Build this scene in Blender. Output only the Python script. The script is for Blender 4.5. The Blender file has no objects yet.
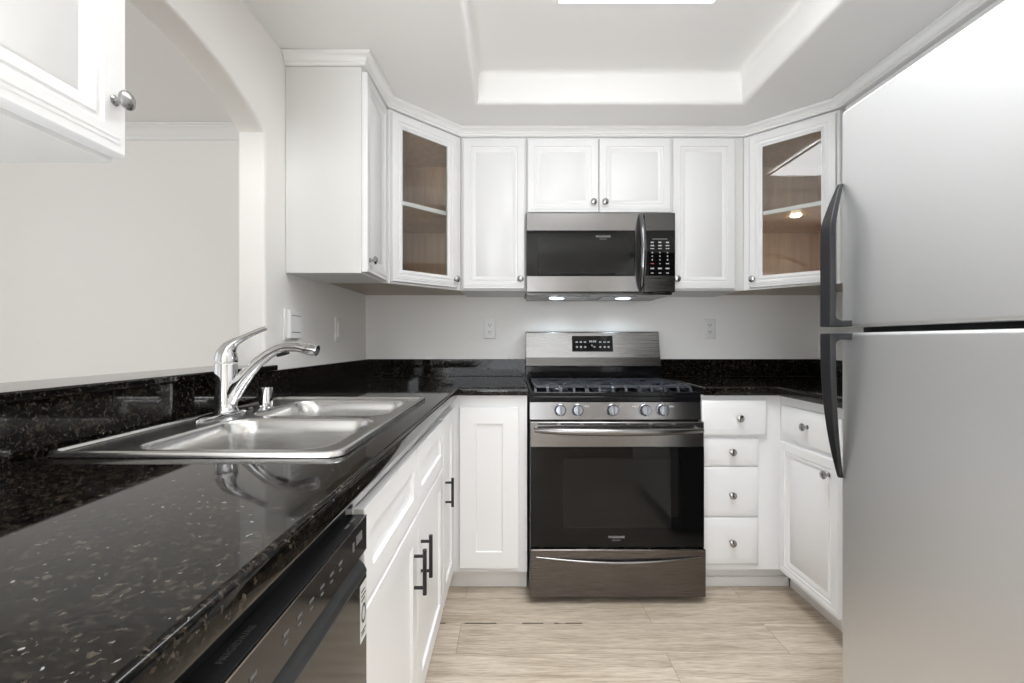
import bpy, bmesh, math
from mathutils import Vector, Matrix

S = bpy.context.scene
C = S.collection
PI = math.pi
H = 1.14                      # camera height
F = 455.0                     # focal length in pixels of the 1024 wide frame

# ------------------------------------------------------------------ camera, world, lights, exposure
cd = bpy.data.cameras.new('camera')
cam = bpy.data.objects.new('camera', cd); C.objects.link(cam)
cam.location = (0, 0, H); cam.rotation_euler = (PI/2, 0, 0)
cd.sensor_width = 36.0; cd.lens = F/1024*36.0; cd.clip_start = 0.01; cd.clip_end = 60
S.camera = cam

w = bpy.data.worlds.new('world'); S.world = w; w.use_nodes = True
bg = w.node_tree.nodes['Background']
bg.inputs[0].default_value = (0.72, 0.84, 1.0, 1); bg.inputs[1].default_value = 1.0

def area(name, loc, rot, sx, sy, power, col):
    l = bpy.data.lights.new(name, 'AREA'); l.shape = 'RECTANGLE'; l.size = sx; l.size_y = sy
    l.energy = power; l.color = col
    o = bpy.data.objects.new(name, l); C.objects.link(o); o.location = loc; o.rotation_euler = rot
    return o
PANEL_EMIT = 3.9
area('daylight_side', (-3.50, 0.60, 1.45), (0, -PI/2, 0), 1.5, 2.2, 6, (0.98, 0.99, 1.0))
area('daylight_rear', (-0.90, -4.42, 1.25), (PI/2, 0, 0), 2.6, 2.0, 72, (0.93, 0.965, 1.0))
pl = area('ceiling_panel_beam', (0.442, 1.05, 2.345), (0, 0, 0), 0.54, 1.12, 10, (0.955, 0.98, 1.0)); pl.data.spread = math.radians(105)
area('added_ceiling_uplight', (-0.40, -0.92, 0.70), (PI, 0, 0), 0.7, 0.7, 68, (0.95, 0.98, 1.0))  # unseen uplight added behind the camera to lift the ceiling brightness

S.view_settings.view_transform = 'Standard'; S.view_settings.look = 'None'
S.view_settings.gamma = 1.0; S.view_settings.use_curve_mapping = False
S.view_settings.exposure = 0.06
S.cycles.diffuse_bounces = 8; S.cycles.max_bounces = 14; S.cycles.glossy_bounces = 6
S.cycles.transparent_max_bounces = 12
S.cycles.sample_clamp_indirect = 6.0

# ------------------------------------------------------------------ materials
M = {}
def mat(name, col, rough=0.5, metal=0.0, **kw):
    m = bpy.data.materials.new(name); m.use_nodes = True
    b = m.node_tree.nodes['Principled BSDF']
    b.inputs['Base Color'].default_value = (*col, 1); b.inputs['Roughness'].default_value = rough
    b.inputs['Metallic'].default_value = metal
    for k, v in kw.items(): b.inputs[k].default_value = v
    M[name] = m
    return m, m.node_tree, b
def node(nt, t, **kw):
    n = nt.nodes.new(t)
    for k, v in kw.items(): setattr(n, k, v)
    return n
def coords(nt, scale=(1, 1, 1)):
    t = node(nt, 'ShaderNodeTexCoord'); mp = node(nt, 'ShaderNodeMapping')
    mp.inputs['Scale'].default_value = scale
    nt.links.new(t.outputs['Object'], mp.inputs['Vector'])
    return mp.outputs['Vector']
def noise(nt, vec, scale, detail=4, rough=0.5):
    n = node(nt, 'ShaderNodeTexNoise'); n.inputs['Scale'].default_value = scale
    n.inputs['Detail'].default_value = detail; n.inputs['Roughness'].default_value = rough
    nt.links.new(vec, n.inputs['Vector']); return n
def ramp(nt, src, stops):
    r = node(nt, 'ShaderNodeValToRGB'); e = r.color_ramp.elements
    while len(e) < len(stops): e.new(0.5)
    for i, (p, c) in enumerate(stops): e[i].position = p; e[i].color = (*c, 1)
    nt.links.new(src, r.inputs[0]); return r
def mix(nt, fac, a, b, mode='MIX'):
    m = node(nt, 'ShaderNodeMix', data_type='RGBA', blend_type=mode)
    if isinstance(fac, float): m.inputs[0].default_value = fac
    else: nt.links.new(fac, m.inputs[0])
    for s, v in ((m.inputs[6], a), (m.inputs[7], b)):
        if isinstance(v, tuple): s.default_value = (*v, 1)
        else: nt.links.new(v, s)
    return m.outputs[2]
def bump(nt, b, src, strength, dist=0.001):
    n = node(nt, 'ShaderNodeBump'); n.inputs['Strength'].default_value = strength
    n.inputs['Distance'].default_value = dist
    nt.links.new(src, n.inputs['Height']); nt.links.new(n.outputs[0], b.inputs['Normal'])

def paint(name, col, rough=0.6, bstr=0.12, scale=220):
    m, nt, b = mat(name, col, rough)
    v = coords(nt); n = noise(nt, v, scale, 3)
    bump(nt, b, n.outputs['Fac'], bstr, 0.0006)
    n2 = noise(nt, v, 1.3, 2)
    c = mix(nt, n2.outputs['Fac'], tuple(x*0.985 for x in col), tuple(min(1, x*1.012) for x in col))
    nt.links.new(c, b.inputs['Base Color'])
paint('wall_paint', (0.90, 0.885, 0.865), 0.62)
paint('ceiling_paint', (0.87, 0.865, 0.855), 0.75)
paint('trim_paint', (0.86, 0.86, 0.855), 0.38, 0.02)
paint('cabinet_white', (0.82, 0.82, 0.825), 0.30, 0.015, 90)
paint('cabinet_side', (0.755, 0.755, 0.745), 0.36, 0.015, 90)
paint('toe_white', (0.82, 0.81, 0.80), 0.45, 0.02)
paint('underside_tan', (0.58, 0.50, 0.41), 0.55, 0.05, 60)
paint('white_plastic', (0.84, 0.84, 0.83), 0.32, 0.0)

def wood_inside():
    m, nt, b = mat('cabinet_wood', (0.3, 0.18, 0.1), 0.42)
    v = coords(nt, (14, 14, 1.2)); n = noise(nt, v, 3.0, 6, 0.6)
    r = ramp(nt, n.outputs['Fac'], [(0.3, (0.53, 0.345, 0.185)), (0.7, (0.72, 0.505, 0.31))])
    nt.links.new(r.outputs[0], b.inputs['Base Color'])
wood_inside()

def floor_mat():
    m, nt, b = mat('oak_planks', (0.5, 0.42, 0.32), 0.42)
    v = coords(nt)
    br = node(nt, 'ShaderNodeTexBrick'); br.offset = 0.37; br.squash = 1.0
    mp = node(nt, 'ShaderNodeMapping'); mp.inputs['Location'].default_value = (0.205, -1.841+0.18*20, 0)
    nt.links.new(v, mp.inputs['Vector']); nt.links.new(mp.outputs[0], br.inputs['Vector'])
    for k, x in (('Scale', 1.0), ('Brick Width', 1.22), ('Row Height', 0.18), ('Mortar Size', 0.0009), ('Mortar Smooth', 0.2), ('Bias', 0.0)):
        br.inputs[k].default_value = x
    br.inputs['Color1'].default_value = (0.0, 0, 0, 1); br.inputs['Color2'].default_value = (1, 1, 1, 1)
    br.inputs['Mortar'].default_value = (0.5, 0.5, 0.5, 1)
    # grain runs along x; each plank is shifted by its own tone
    vm = node(nt, 'ShaderNodeVectorMath', operation='ADD')
    sc = node(nt, 'ShaderNodeVectorMath', operation='SCALE'); sc.inputs['Scale'].default_value = 7.0
    nt.links.new(br.outputs['Color'], sc.inputs[0])
    nt.links.new(v, vm.inputs[0]); nt.links.new(sc.outputs[0], vm.inputs[1])
    mp2 = node(nt, 'ShaderNodeMapping'); mp2.inputs['Scale'].default_value = (1.3, 15, 1)
    nt.links.new(vm.outputs[0], mp2.inputs['Vector'])
    n1 = noise(nt, mp2.outputs[0], 2.2, 7, 0.62); n1.inputs['Distortion'].default_value = 0.7
    mp3 = node(nt, 'ShaderNodeMapping'); mp3.inputs['Scale'].default_value = (7, 150, 1)
    nt.links.new(vm.outputs[0], mp3.inputs['Vector'])
    n2 = noise(nt, mp3.outputs[0], 2.0, 3, 0.6)
    r = ramp(nt, n1.outputs['Fac'], [(0.26, (0.38, 0.305, 0.23)), (0.42, (0.54, 0.46, 0.37)), (0.56, (0.65, 0.57, 0.475)), (0.74, (0.71, 0.645, 0.56))])
    r2 = ramp(nt, n2.outputs['Fac'], [(0.36, (0.62, 0.585, 0.545)), (0.56, (1, 1, 1))])
    c = mix(nt, 0.75, r.outputs[0], r2.outputs[0], 'MULTIPLY')
    tone = ramp(nt, br.outputs['Color'], [(0.0, (0.90, 0.885, 0.86)), (1.0, (1.03, 1.03, 1.03))])
    c = mix(nt, 1.0, c, tone.outputs[0], 'MULTIPLY')
    c = mix(nt, br.outputs['Fac'], c, (0.24, 0.18, 0.125))
    # one open joint with dark filler in front of the range
    sx = node(nt, 'ShaderNodeSeparateXYZ'); nt.links.new(v, sx.inputs[0])
    def cmp(sock, val, eps):
        q = node(nt, 'ShaderNodeMath', operation='COMPARE'); nt.links.new(sock, q.inputs[0])
        q.inputs[1].default_value = val; q.inputs[2].default_value = eps; return q.outputs[0]
    def mul(a, bb):
        q = node(nt, 'ShaderNodeMath', operation='MULTIPLY'); nt.links.new(a, q.inputs[0]); nt.links.new(bb, q.inputs[1]); return q.outputs[0]
    n3 = noise(nt, v, 9.0, 2)
    g = node(nt, 'ShaderNodeMath', operation='GREATER_THAN'); g.inputs[1].default_value = 0.45
    nt.links.new(n3.outputs['Fac'], g.inputs[0])
    k = mul(mul(cmp(sx.outputs[1], 1.841, 0.0035), cmp(sx.outputs[0], 0.01, 0.31)), g.outputs[0])
    c = mix(nt, k, c, (0.035, 0.025, 0.02))
    nt.links.new(c, b.inputs['Base Color'])
    bump(nt, b, n2.outputs['Fac'], 0.08, 0.0006)
floor_mat()

def granite():
    m, nt, b = mat('black_granite', (0.01, 0.01, 0.01), 0.07, IOR=1.34)
    v = coords(nt)
    n0 = noise(nt, v, 60, 3, 0.6)
    add = node(nt, 'ShaderNodeVectorMath', operation='SCALE'); add.inputs['Scale'].default_value = 0.02
    nt.links.new(n0.outputs['Color'], add.inputs[0])
    vv = node(nt, 'ShaderNodeVectorMath', operation='ADD'); nt.links.new(v, vv.inputs[0]); nt.links.new(add.outputs[0], vv.inputs[1])
    vo = node(nt, 'ShaderNodeTexVoronoi'); vo.inputs['Scale'].default_value = 210; nt.links.new(vv.outputs[0], vo.inputs['Vector'])
    sp = node(nt, 'ShaderNodeSeparateColor'); nt.links.new(vo.outputs['Color'], sp.inputs[0])
    base = ramp(nt, sp.outputs[0], [(0.0, (0.003, 0.003, 0.003)), (0.50, (0.006, 0.0055, 0.005)), (0.72, (0.013, 0.011, 0.008)), (0.88, (0.026, 0.021, 0.015)), (0.97, (0.042, 0.037, 0.031))])
    n1 = noise(nt, v, 75, 4, 0.65)
    f = ramp(nt, n1.outputs['Fac'], [(0.40, (0.35, 0.35, 0.35)), (0.66, (1.5, 1.4, 1.3))])
    c = mix(nt, 1.0, base.outputs[0], f.outputs[0], 'MULTIPLY')
    v2 = node(nt, 'ShaderNodeTexVoronoi'); v2.inputs['Scale'].default_value = 125; nt.links.new(vv.outputs[0], v2.inputs['Vector'])
    s2 = ramp(nt, v2.outputs['Distance'], [(0.0, (1, 1, 1)), (0.11, (1, 1, 1)), (0.22, (0, 0, 0))])
    sp2 = node(nt, 'ShaderNodeSeparateColor'); nt.links.new(v2.outputs['Color'], sp2.inputs[0])
    gt = node(nt, 'ShaderNodeMath', operation='GREATER_THAN'); gt.inputs[1].default_value = 0.62; nt.links.new(sp2.outputs[1], gt.inputs[0])
    k = node(nt, 'ShaderNodeMath', operation='MULTIPLY'); nt.links.new(s2.outputs[0], k.inputs[0]); nt.links.new(gt.outputs[0], k.inputs[1])
    fl = ramp(nt, sp2.outputs[0], [(0.0, (0.030, 0.024, 0.016)), (0.5, (0.055, 0.048, 0.038)), (0.8, (0.11, 0.104, 0.094)), (1.0, (0.34, 0.335, 0.32))])
    c = mix(nt, k.outputs[0], c, fl.outputs[0])
    nt.links.new(c, b.inputs['Base Color'])
    rr = ramp(nt, n1.outputs['Fac'], [(0.3, (0.03, 0.03, 0.03)), (0.7, (0.06, 0.06, 0.06))])
    nt.links.new(rr.outputs[0], b.inputs['Roughness'])
granite()

def brushed(name, col, rough, axis=(3, 3, 420), amp=0.03, bstr=0.012):
    m, nt, b = mat(name, col, rough, 1.0)
    v = coords(nt, axis); n = noise(nt, v, 2.0, 3)
    r = ramp(nt, n.outputs['Fac'], [(0.3, (rough-amp,)*3), (0.7, (rough+amp,)*3)])
    nt.links.new(r.outputs[0], b.inputs['Roughness'])
    bump(nt, b, n.outputs['Fac'], bstr, 0.0003)
brushed('black_stainless', (0.25, 0.242, 0.238), 0.22)
brushed('dark_stainless', (0.12, 0.116, 0.113), 0.26)
brushed('backguard_steel', (0.33, 0.327, 0.323), 0.27)
brushed('fridge_steel', (0.755, 0.76, 0.765), 0.48, (2, 260, 260), 0.04, 0.03)
brushed('sink_steel', (0.64, 0.635, 0.625), 0.23, (6, 90, 90), 0.03, 0.004)
mat('chrome', (0.62, 0.62, 0.63), 0.06, 1.0)
mat('nickel', (0.40, 0.395, 0.39), 0.25, 1.0)
mat('knob_steel', (0.30, 0.31, 0.335), 0.24, 1.0)
mat('gloss_black', (0.006, 0.006, 0.007), 0.08, IOR=1.33)
mat('black_glass', (0.004, 0.004, 0.004), 0.04, IOR=1.33)
mat('window_glass_dark', (0.009, 0.009, 0.0085), 0.05, IOR=1.33)
mat('satin_black', (0.012, 0.012, 0.013), 0.35)
mat('matte_black', (0.006, 0.006, 0.006), 0.7)
mat('handle_grey', (0.016, 0.016, 0.018), 0.40, IOR=1.33)
mat('iron', (0.045, 0.050, 0.062), 0.24)
mat('print_white', (0.42, 0.42, 0.43), 0.5)
mat('print_grey', (0.22, 0.22, 0.22), 0.5)
mat('print_faint', (0.11, 0.11, 0.11), 0.5)
mat('print_red', (0.35, 0.05, 0.05), 0.5)
mat('label_white', (0.62, 0.62, 0.60), 0.5)
mat('dishwasher_black', (0.028, 0.026, 0.025), 0.12, 0.35)
mat('dishwasher_panel', (0.05, 0.047, 0.045), 0.09, 0.6)
mat('dishwasher_top', (0.022, 0.022, 0.023), 0.30)
def emis(name, col, st):
    m, nt, b = mat(name, (0.8, 0.8, 0.8), 0.5)
    b.inputs['Emission Color'].default_value = (*col, 1); b.inputs['Emission Strength'].default_value = st
emis('light_diffuser', (0.955, 0.98, 1.0), PANEL_EMIT)
emis('cooktop_lamp', (0.80, 0.92, 1.0), 3.0)
emis('puck_glow', (1.0, 0.84, 0.58), 40.0)
def glass(name):
    m = bpy.data.materials.new(name); m.use_nodes = True; nt = m.node_tree; nt.nodes.clear()
    o = node(nt, 'ShaderNodeOutputMaterial'); mx = node(nt, 'ShaderNodeMixShader')
    t = node(nt, 'ShaderNodeBsdfTransparent'); g = node(nt, 'ShaderNodeBsdfGlossy'); fr = node(nt, 'ShaderNodeFresnel')
    g.inputs['Roughness'].default_value = 0.0; fr.inputs['IOR'].default_value = 2.4
    t.inputs['Color'].default_value = (0.95, 0.96, 0.95, 1)
    ge = node(nt, 'ShaderNodeNewGeometry'); sb = node(nt, 'ShaderNodeMath', operation='SUBTRACT'); sb.inputs[0].default_value = 1.0
    ml = node(nt, 'ShaderNodeMath', operation='MULTIPLY')
    nt.links.new(ge.outputs['Backfacing'], sb.inputs[1]); nt.links.new(fr.outputs[0], ml.inputs[0]); nt.links.new(sb.outputs[0], ml.inputs[1])
    nt.links.new(ml.outputs[0], mx.inputs[0]); nt.links.new(t.outputs[0], mx.inputs[1]); nt.links.new(g.outputs[0], mx.inputs[2])
    nt.links.new(mx.outputs[0], o.inputs[0]); M[name] = m
glass('clear_glass')

# ------------------------------------------------------------------ mesh helpers
class MB:
    def __init__(s): s.v = []; s.f = []
    def box(s, x0, x1, y0, y1, z0, z1):
        b = len(s.v)
        s.v += [(x, y, z) for z in (z0, z1) for y in (y0, y1) for x in (x0, x1)]
        s.f += [tuple(b+i for i in q) for q in ((0, 2, 3, 1), (4, 5, 7, 6), (0, 1, 5, 4), (2, 6, 7, 3), (0, 4, 6, 2), (1, 3, 7, 5))]
        return s
    def loft(s, loops, cap0=True, cap1=True, closed=True):
        b = len(s.v); n = len(loops[0])
        for l in loops: s.v += [tuple(p) for p in l]
        for k in range(len(loops)-1):
            for i in range(n if closed else n-1):
                j = (i+1) % n
                s.f.append((b+k*n+i, b+k*n+j, b+(k+1)*n+j, b+(k+1)*n+i))
        if cap0: s.f.append(tuple(b+i for i in reversed(range(n))))
        if cap1: s.f.append(tuple(b+(len(loops)-1)*n+i for i in range(n)))
        return s
    def panel(s, x0, z0, w, h, prof, t, y=0.0):
        """a door front facing -y: nested rectangles (inset, depth), then the back at depth t"""
        def L(i, d): return [(x0+i, y+d, z0+i), (x0+w-i, y+d, z0+i), (x0+w-i, y+d, z0+h-i), (x0+i, y+d, z0+h-i)]
        return s.loft([L(0, t)] + [L(i, d) for i, d in prof])
    def frame(s, x0, z0, w, h, prof, t, y=0.0):
        """an open frame: the last inset of the profile is the opening"""
        def L(i, d): return [(x0+i, y+d, z0+i), (x0+w-i, y+d, z0+i), (x0+w-i, y+d, z0+h-i), (x0+i, y+d, z0+h-i)]
        li = prof[-1][0]
        return s.loft([L(0, t)] + [L(i, d) for i, d in prof] + [L(li, t), L(0, t)], False, False)
    def prism(s, pts, a0, a1, axis='z'):
        """polygon of 2-D points pushed along an axis"""
        def P(p, a):
            return {'z': (p[0], p[1], a), 'x': (a, p[0], p[1]), 'y': (p[0], a, p[1])}[axis]
        return s.loft([[P(p, a0) for p in pts], [P(p, a1) for p in pts]])
    def lathe(s, prof, origin, axis=(0, 0, 1), n=24, cap=True):
        a = Vector(axis).normalized(); u = a.orthogonal().normalized(); v = a.cross(u); o = Vector(origin)
        loops = [[o + a*h + (u*math.cos(2*PI*i/n) + v*math.sin(2*PI*i/n))*max(r, 1e-5) for i in range(n)] for r, h in prof]
        return s.loft(loops, cap, cap)
    def tube(s, pts, rad, n=12, flat=1.0, up=(0, 0, 1), square=False):
        """swept tube; rad may be a list; flat scales the side axis"""
        P = [Vector(p) for p in pts]; R = rad if isinstance(rad, (list, tuple)) else [rad]*len(P)
        loops = []; upv = Vector(up)
        for k, p in enumerate(P):
            d = (P[min(k+1, len(P)-1)] - P[max(k-1, 0)]).normalized()
            sd = d.cross(upv)
            sd = sd.normalized() if sd.length > 1e-4 else d.orthogonal().normalized()
            u2 = sd.cross(d).normalized()
            if square:
                c = [(1, 1), (-1, 1), (-1, -1), (1, -1)]
                loops.append([p + sd*R[k]*flat*a + u2*R[k]*b for a, b in c])
            else:
                loops.append([p + sd*R[k]*flat*math.cos(2*PI*i/n) + u2*R[k]*math.sin(2*PI*i/n) for i in range(n)])
        return s.loft(loops)
    def build(s, name, m, parent=None, smooth=False, bevel=0.0, seg=2, fix=True):
        me = bpy.data.meshes.new(name); me.from_pydata([tuple(v) for v in s.v], [], s.f)
        if fix:
            bm = bmesh.new(); bm.from_mesh(me)
            bmesh.ops.recalc_face_normals(bm, faces=bm.faces); bm.to_mesh(me); bm.free()
        return link(name, me, m, parent, smooth, bevel, seg)

def link(name, me, m, parent=None, smooth=False, bevel=0.0, seg=2):
    o = bpy.data.objects.new(name, me); C.objects.link(o)
    if m: me.materials.append(M[m])
    if parent: o.parent = parent
    if bevel:
        b = o.modifiers.new('bevel', 'BEVEL'); b.width = bevel; b.segments = seg; b.limit_method = 'ANGLE'
        b.angle_limit = math.radians(40)
    if smooth or bevel:
        for p in me.polygons: p.use_smooth = True
        me.set_sharp_from_angle(angle=math.radians(38))
        if bevel:
            wn = o.modifiers.new('normals', 'WEIGHTED_NORMAL'); wn.keep_sharp = True
    return o
def tag(o, label, cat, group=None):
    o['label'] = label; o['category'] = cat
    if group: o['group'] = group
    return o
def thing(name, label, cat, loc=(0, 0, 0), rz=0.0, group=None):
    o = bpy.data.objects.new(name, None); C.objects.link(o); o.empty_display_size = 0.1
    o.location = loc; o.rotation_euler = (0, 0, rz)
    return tag(o, label, cat, group)
def sub(name, parent, loc=(0, 0, 0), rz=0.0):      # an Empty part with its own frame
    o = bpy.data.objects.new(name, None); C.objects.link(o); o.parent = parent
    o.location = loc; o.rotation_euler = (0, 0, rz); return o
def struct(o): o['kind'] = 'structure'; return o
def W(px, py, Y):                                  # pixel of the photo + distance -> point
    return Vector(((px-512)*Y/F, Y, H-(py-341.4)*Y/F))
def rrect(x0, x1, y0, y1, r, z, n=6):
    pts = []
    for cx, cy, a in ((x1-r, y1-r, 0), (x0+r, y1-r, 90), (x0+r, y0+r, 180), (x1-r, y0+r, 270)):
        for i in range(n+1):
            t = math.radians(a + 90*i/n); pts.append((cx+r*math.cos(t), cy+r*math.sin(t), z))
    return pts
def curve_mesh(name, loops, extrude, bevel=0.0, res=3):
    """filled 2-D outline with holes, given thickness and a rounded rim -> mesh"""
    cu = bpy.data.curves.new(name, 'CURVE'); cu.dimensions = '2D'; cu.fill_mode = 'BOTH'
    cu.extrude = extrude; cu.bevel_depth = bevel; cu.bevel_resolution = res
    for l in loops:
        sp = cu.splines.new('POLY'); sp.points.add(len(l)-1); sp.use_cyclic_u = True
        for p, q in zip(sp.points, l): p.co = (q[0], q[1], 0, 1)
    o = bpy.data.objects.new(name, cu); C.objects.link(o)
    dg = bpy.context.evaluated_depsgraph_get(); dg.update()
    me = bpy.data.meshes.new_from_object(o.evaluated_get(dg))
    bpy.data.objects.remove(o); bpy.data.curves.remove(cu); me.name = name
    me.materials.clear()
    return me
def text_mesh(name, body, size, m, parent, loc, rot, ext=0.0004, space=1.0, align='CENTER'):
    cu = bpy.data.curves.new(name, 'FONT'); cu.body = body; cu.size = size; cu.extrude = ext
    cu.align_x = align; cu.align_y = 'CENTER'; cu.space_character = space
    o = bpy.data.objects.new(name, cu); C.objects.link(o)
    dg = bpy.context.evaluated_depsgraph_get(); dg.update()
    me = bpy.data.meshes.new_from_object(o.evaluated_get(dg))
    bpy.data.objects.remove(o); bpy.data.curves.remove(cu); me.name = name; me.materials.clear()
    t = link(name, me, m, parent); t.location = loc; t.rotation_euler = rot
    return t

# ------------------------------------------------------------------ the room
XL, XLB, XR = -0.858, -0.955, 1.795        # left wall face, its far face, right wall face
YB, YR = 2.67, -2.3                        # back wall, rear wall
ZC, ZT, ZD = 2.225, 2.37, 2.40             # kitchen ceiling, tray ceiling, next room's ceiling

struct(MB().box(-3.8, 1.95, -4.8, 2.85, -0.06, 0).build('floor', 'oak_planks'))
struct(MB().box(-3.8, 1.95, YB, YB+0.12, 0, 2.6).build('wall_back', 'wall_paint'))
struct(MB().box(XR, XR+0.12, -4.8, YB, 0, 2.6).build('wall_right', 'wall_paint'))
struct(MB().box(0.30, XR, -1.15, -1.05, 0, 2.22).build('wall_rear', 'wall_paint'))

# left wall with the arched opening over the bar ledge
def arch_wall():
    y0, y1, zs, rise, zb = 0.66, 1.592, 1.875, 0.118, 0.0
    half = (y1-y0)/2; R = (half*half+rise*rise)/(2*rise); yc = (y0+y1)/2
    pts = [(-1.2, 0), (-1.2, ZD+0.05), (YB, ZD+0.05), (YB, 0)]
    hole = [(y0, 1.036), (y1, 1.036)]
    arch = []
    for i in range(25):
        y = y1 - (y1-y0)*i/24
        arch.append((y, zs + math.sqrt(R*R-(y-yc)**2) - (R-rise)))
    loop = hole + arch
    me = curve_mesh('wall_left', [pts, loop], (XL-XLB)/2 - 0.012, 0.012, 3)
    # curve x,y -> world y,z ; curve z -> world x
    mid = (XL+XLB)/2
    me.transform(Matrix(((0, 0, 1, mid), (1, 0, 0, 0), (0, 1, 0, 0), (0, 0, 0, 1))))
    o = link('wall_left', me, 'wall_paint', None, True)
    return struct(o)
arch_wall()

# kitchen ceiling with its tray recess
def ceiling():
    mb = MB()
    X0, X1, Y0, Y1 = -0.155, 1.049, -0.02, 2.079
    def L(o, z): return [(X0-o, Y0-o, z), (X1+o, Y0-o, z), (X1+o, Y1+o, z), (X0-o, Y1+o, z)]
    outer = [(XL, YR-0.1, ZC), (XR, YR-0.1, ZC), (XR, YB, ZC), (XL, YB, ZC)]
    loops = [outer]
    r = 0.022
    for i in range(7):                      # rounded lower arris
        a = PI/2*i/6; loops.append(L(r-r*math.sin(a), ZC+r-r*math.cos(a)))
    q = 0.035
    for i in range(7):                      # small cove at the top
        a = PI/2*i/6; loops.append(L(-(q-q*math.cos(a)), ZT-q+q*math.sin(a)))
    mb.loft(loops, False, True)
    o = mb.build('ceiling', 'ceiling_paint', None, True, fix=False)
    o.data.flip_normals()
    return struct(o)
ceiling()
struct(MB().box(-3.8, XLB-0.001, -4.8, YB, ZD, ZD+0.05).build('ceiling_dining', 'ceiling_paint'))
struct(MB().box(XLB, XR, -4.8, YR-0.1, ZD, ZD+0.05).build('ceiling_rear', 'ceiling_paint'))
struct(MB().box(XLB, XR, YR-0.1, YR-0.09, ZC, ZD+0.05).build('wall_soffit', 'wall_paint'))
# far walls of the open room behind, each with a daylight window
def window(n, wall, o0, o1, z0, z1, axis, pos, inward):
    # frame bars and pane of a window in a wall; axis 'x' runs along x at y=pos, 'y' along y at x=pos
    fr = MB(); t = 0.045
    def bx(m, a0, a1, c0, c1, d0, d1):
        if axis == 'x': m.box(a0, a1, min(pos+d0, pos+d1), max(pos+d0, pos+d1), c0, c1)
        else: m.box(min(pos+d0, pos+d1), max(pos+d0, pos+d1), a0, a1, c0, c1)
    s = inward
    bx(fr, o0, o1, z0, z0+t, -0.05*s, 0.02*s); bx(fr, o0, o1, z1-t, z1, -0.05*s, 0.02*s)
    mid = (o0+o1)/2
    for a in (o0, mid-t/2, o1-t): bx(fr, a, a+t, z0+t, z1-t, -0.05*s, 0.02*s)
    e = fr.build('window_%d' % n, 'trim_paint'); struct(e)
    p = MB(); bx(p, o0+t, o1-t, z0+t, z1-t, -0.03*s, -0.024*s); g = p.build('pane', 'clear_glass', e)
def holed(name, axis, pos, th, a0, a1, z1, h):
    m = MB(); h0, h1, hz0, hz1 = h
    for (p, q, c, d) in ((a0, h0, 0, z1), (h1, a1, 0, z1), (h0, h1, 0, hz0), (h0, h1, hz1, z1)):
        if axis == 'x': m.box(p, q, pos-th, pos, c, d)
        else: m.box(pos-th, pos, p, q, c, d)
    return struct(m.build(name, 'wall_paint'))
holed('wall_side', 'y', -3.55, 0.12, -4.8, YB, 2.6, (-0.5, 1.7, 0.7, 2.2))
window(1, None, -0.5, 1.7, 0.7, 2.2, 'y', -3.55, 1)
holed('wall_far', 'x', -4.5, 0.12, -3.55, XR, 2.6, (-2.25, 0.45, 0.2, 2.3))
window(2, None, -2.25, 0.45, 0.2, 2.3, 'x', -4.5, 1)

# crown mouldings: a profile (outward, z) mitred along a plan path; outward lies to the right of travel
def sweep_profile(name, path, prof, m):
    P = [Vector(p) for p in path]; loops = []
    for k, p in enumerate(P):
        def nrm(a, b):
            d = (b-a).normalized(); return Vector((d.y, -d.x))
        if k == 0: n = nrm(P[0], P[1]); s = 1
        elif k == len(P)-1: n = nrm(P[-2], P[-1]); s = 1
        else:
            n1, n2 = nrm(P[k-1], p), nrm(p, P[k+1]); n = (n1+n2).normalized(); s = 1/max(0.3, n.dot(n1))
        loops.append([(p.x+n.x*o*s, p.y+n.y*o*s, z) for o, z in prof])
    mb = MB().loft(loops)
    return struct(mb.build(name, m, None, True))
ZCAB0, ZCAB1 = 1.400, 2.180
g = 0.002
crown = [(-0.03, ZCAB1+g), (0.004, ZCAB1+g), (0.008, ZCAB1+0.006), (0.008, ZCAB1+0.012), (0.013, ZCAB1+0.014), (0.016, ZCAB1+0.022), (0.024, ZCAB1+0.031),
         (0.030, ZCAB1+0.034), (0.030, ZCAB1+0.037), (0.034, ZCAB1+0.037), (0.034, ZC-g), (-0.03, ZC-g)]
sweep_profile('trim_1', [(XL+0.002, 1.72), (-0.560, 1.72), (-0.551, 2.028), (-0.2645, 2.3165), (1.185, 2.3165), (1.460, 2.036), (1.456, 0.32)], crown, 'trim_paint')
c2 = [(0, ZD-0.080), (0.010, ZD-0.080), (0.012, ZD-0.072), (0.012, ZD-0.062), (0.018, ZD-0.058), (0.024, ZD-0.044), (0.040, ZD-0.024), (0.050, ZD-0.018), (0.050, ZD-0.012), (0.060, ZD-0.009), (0.062, ZD-g), (0, ZD-g)]
sweep_profile('trim_2', [(-3.54, YB-0.001), (XLB-0.001, YB-0.001)], c2, 'trim_paint')
struct(MB().box(-3.54, XLB-0.002, YB-0.014, YB-0.001, 0, 0.09).build('baseboard_back', 'trim_paint', bevel=0.003))

# ------------------------------------------------------------------ doors, knobs, pulls
RAISED = [(0, 0.004), (0.003, 0.0), (0.036, 0.0), (0.039, 0.004), (0.043, 0.0045), (0.046, 0.002), (0.052, 0.003), (0.058, 0.008), (0.064, 0.0095), (0.067, 0.0075)]
SHAKER = [(0, 0.0015), (0.0015, 0), (0.060, 0), (0.062, 0.008)]
SLAB = [(0, 0.012), (0.003, 0.009), (0.010, 0.0065), (0.030, 0.0005), (0.033, 0.0)]
GLASSF = [(0, 0.004), (0.003, 0.0), (0.030, 0.0), (0.033, 0.004), (0.038, 0.0045), (0.041, 0.002), (0.047, 0.003), (0.052, 0.009), (0.058, 0.011)]

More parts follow.
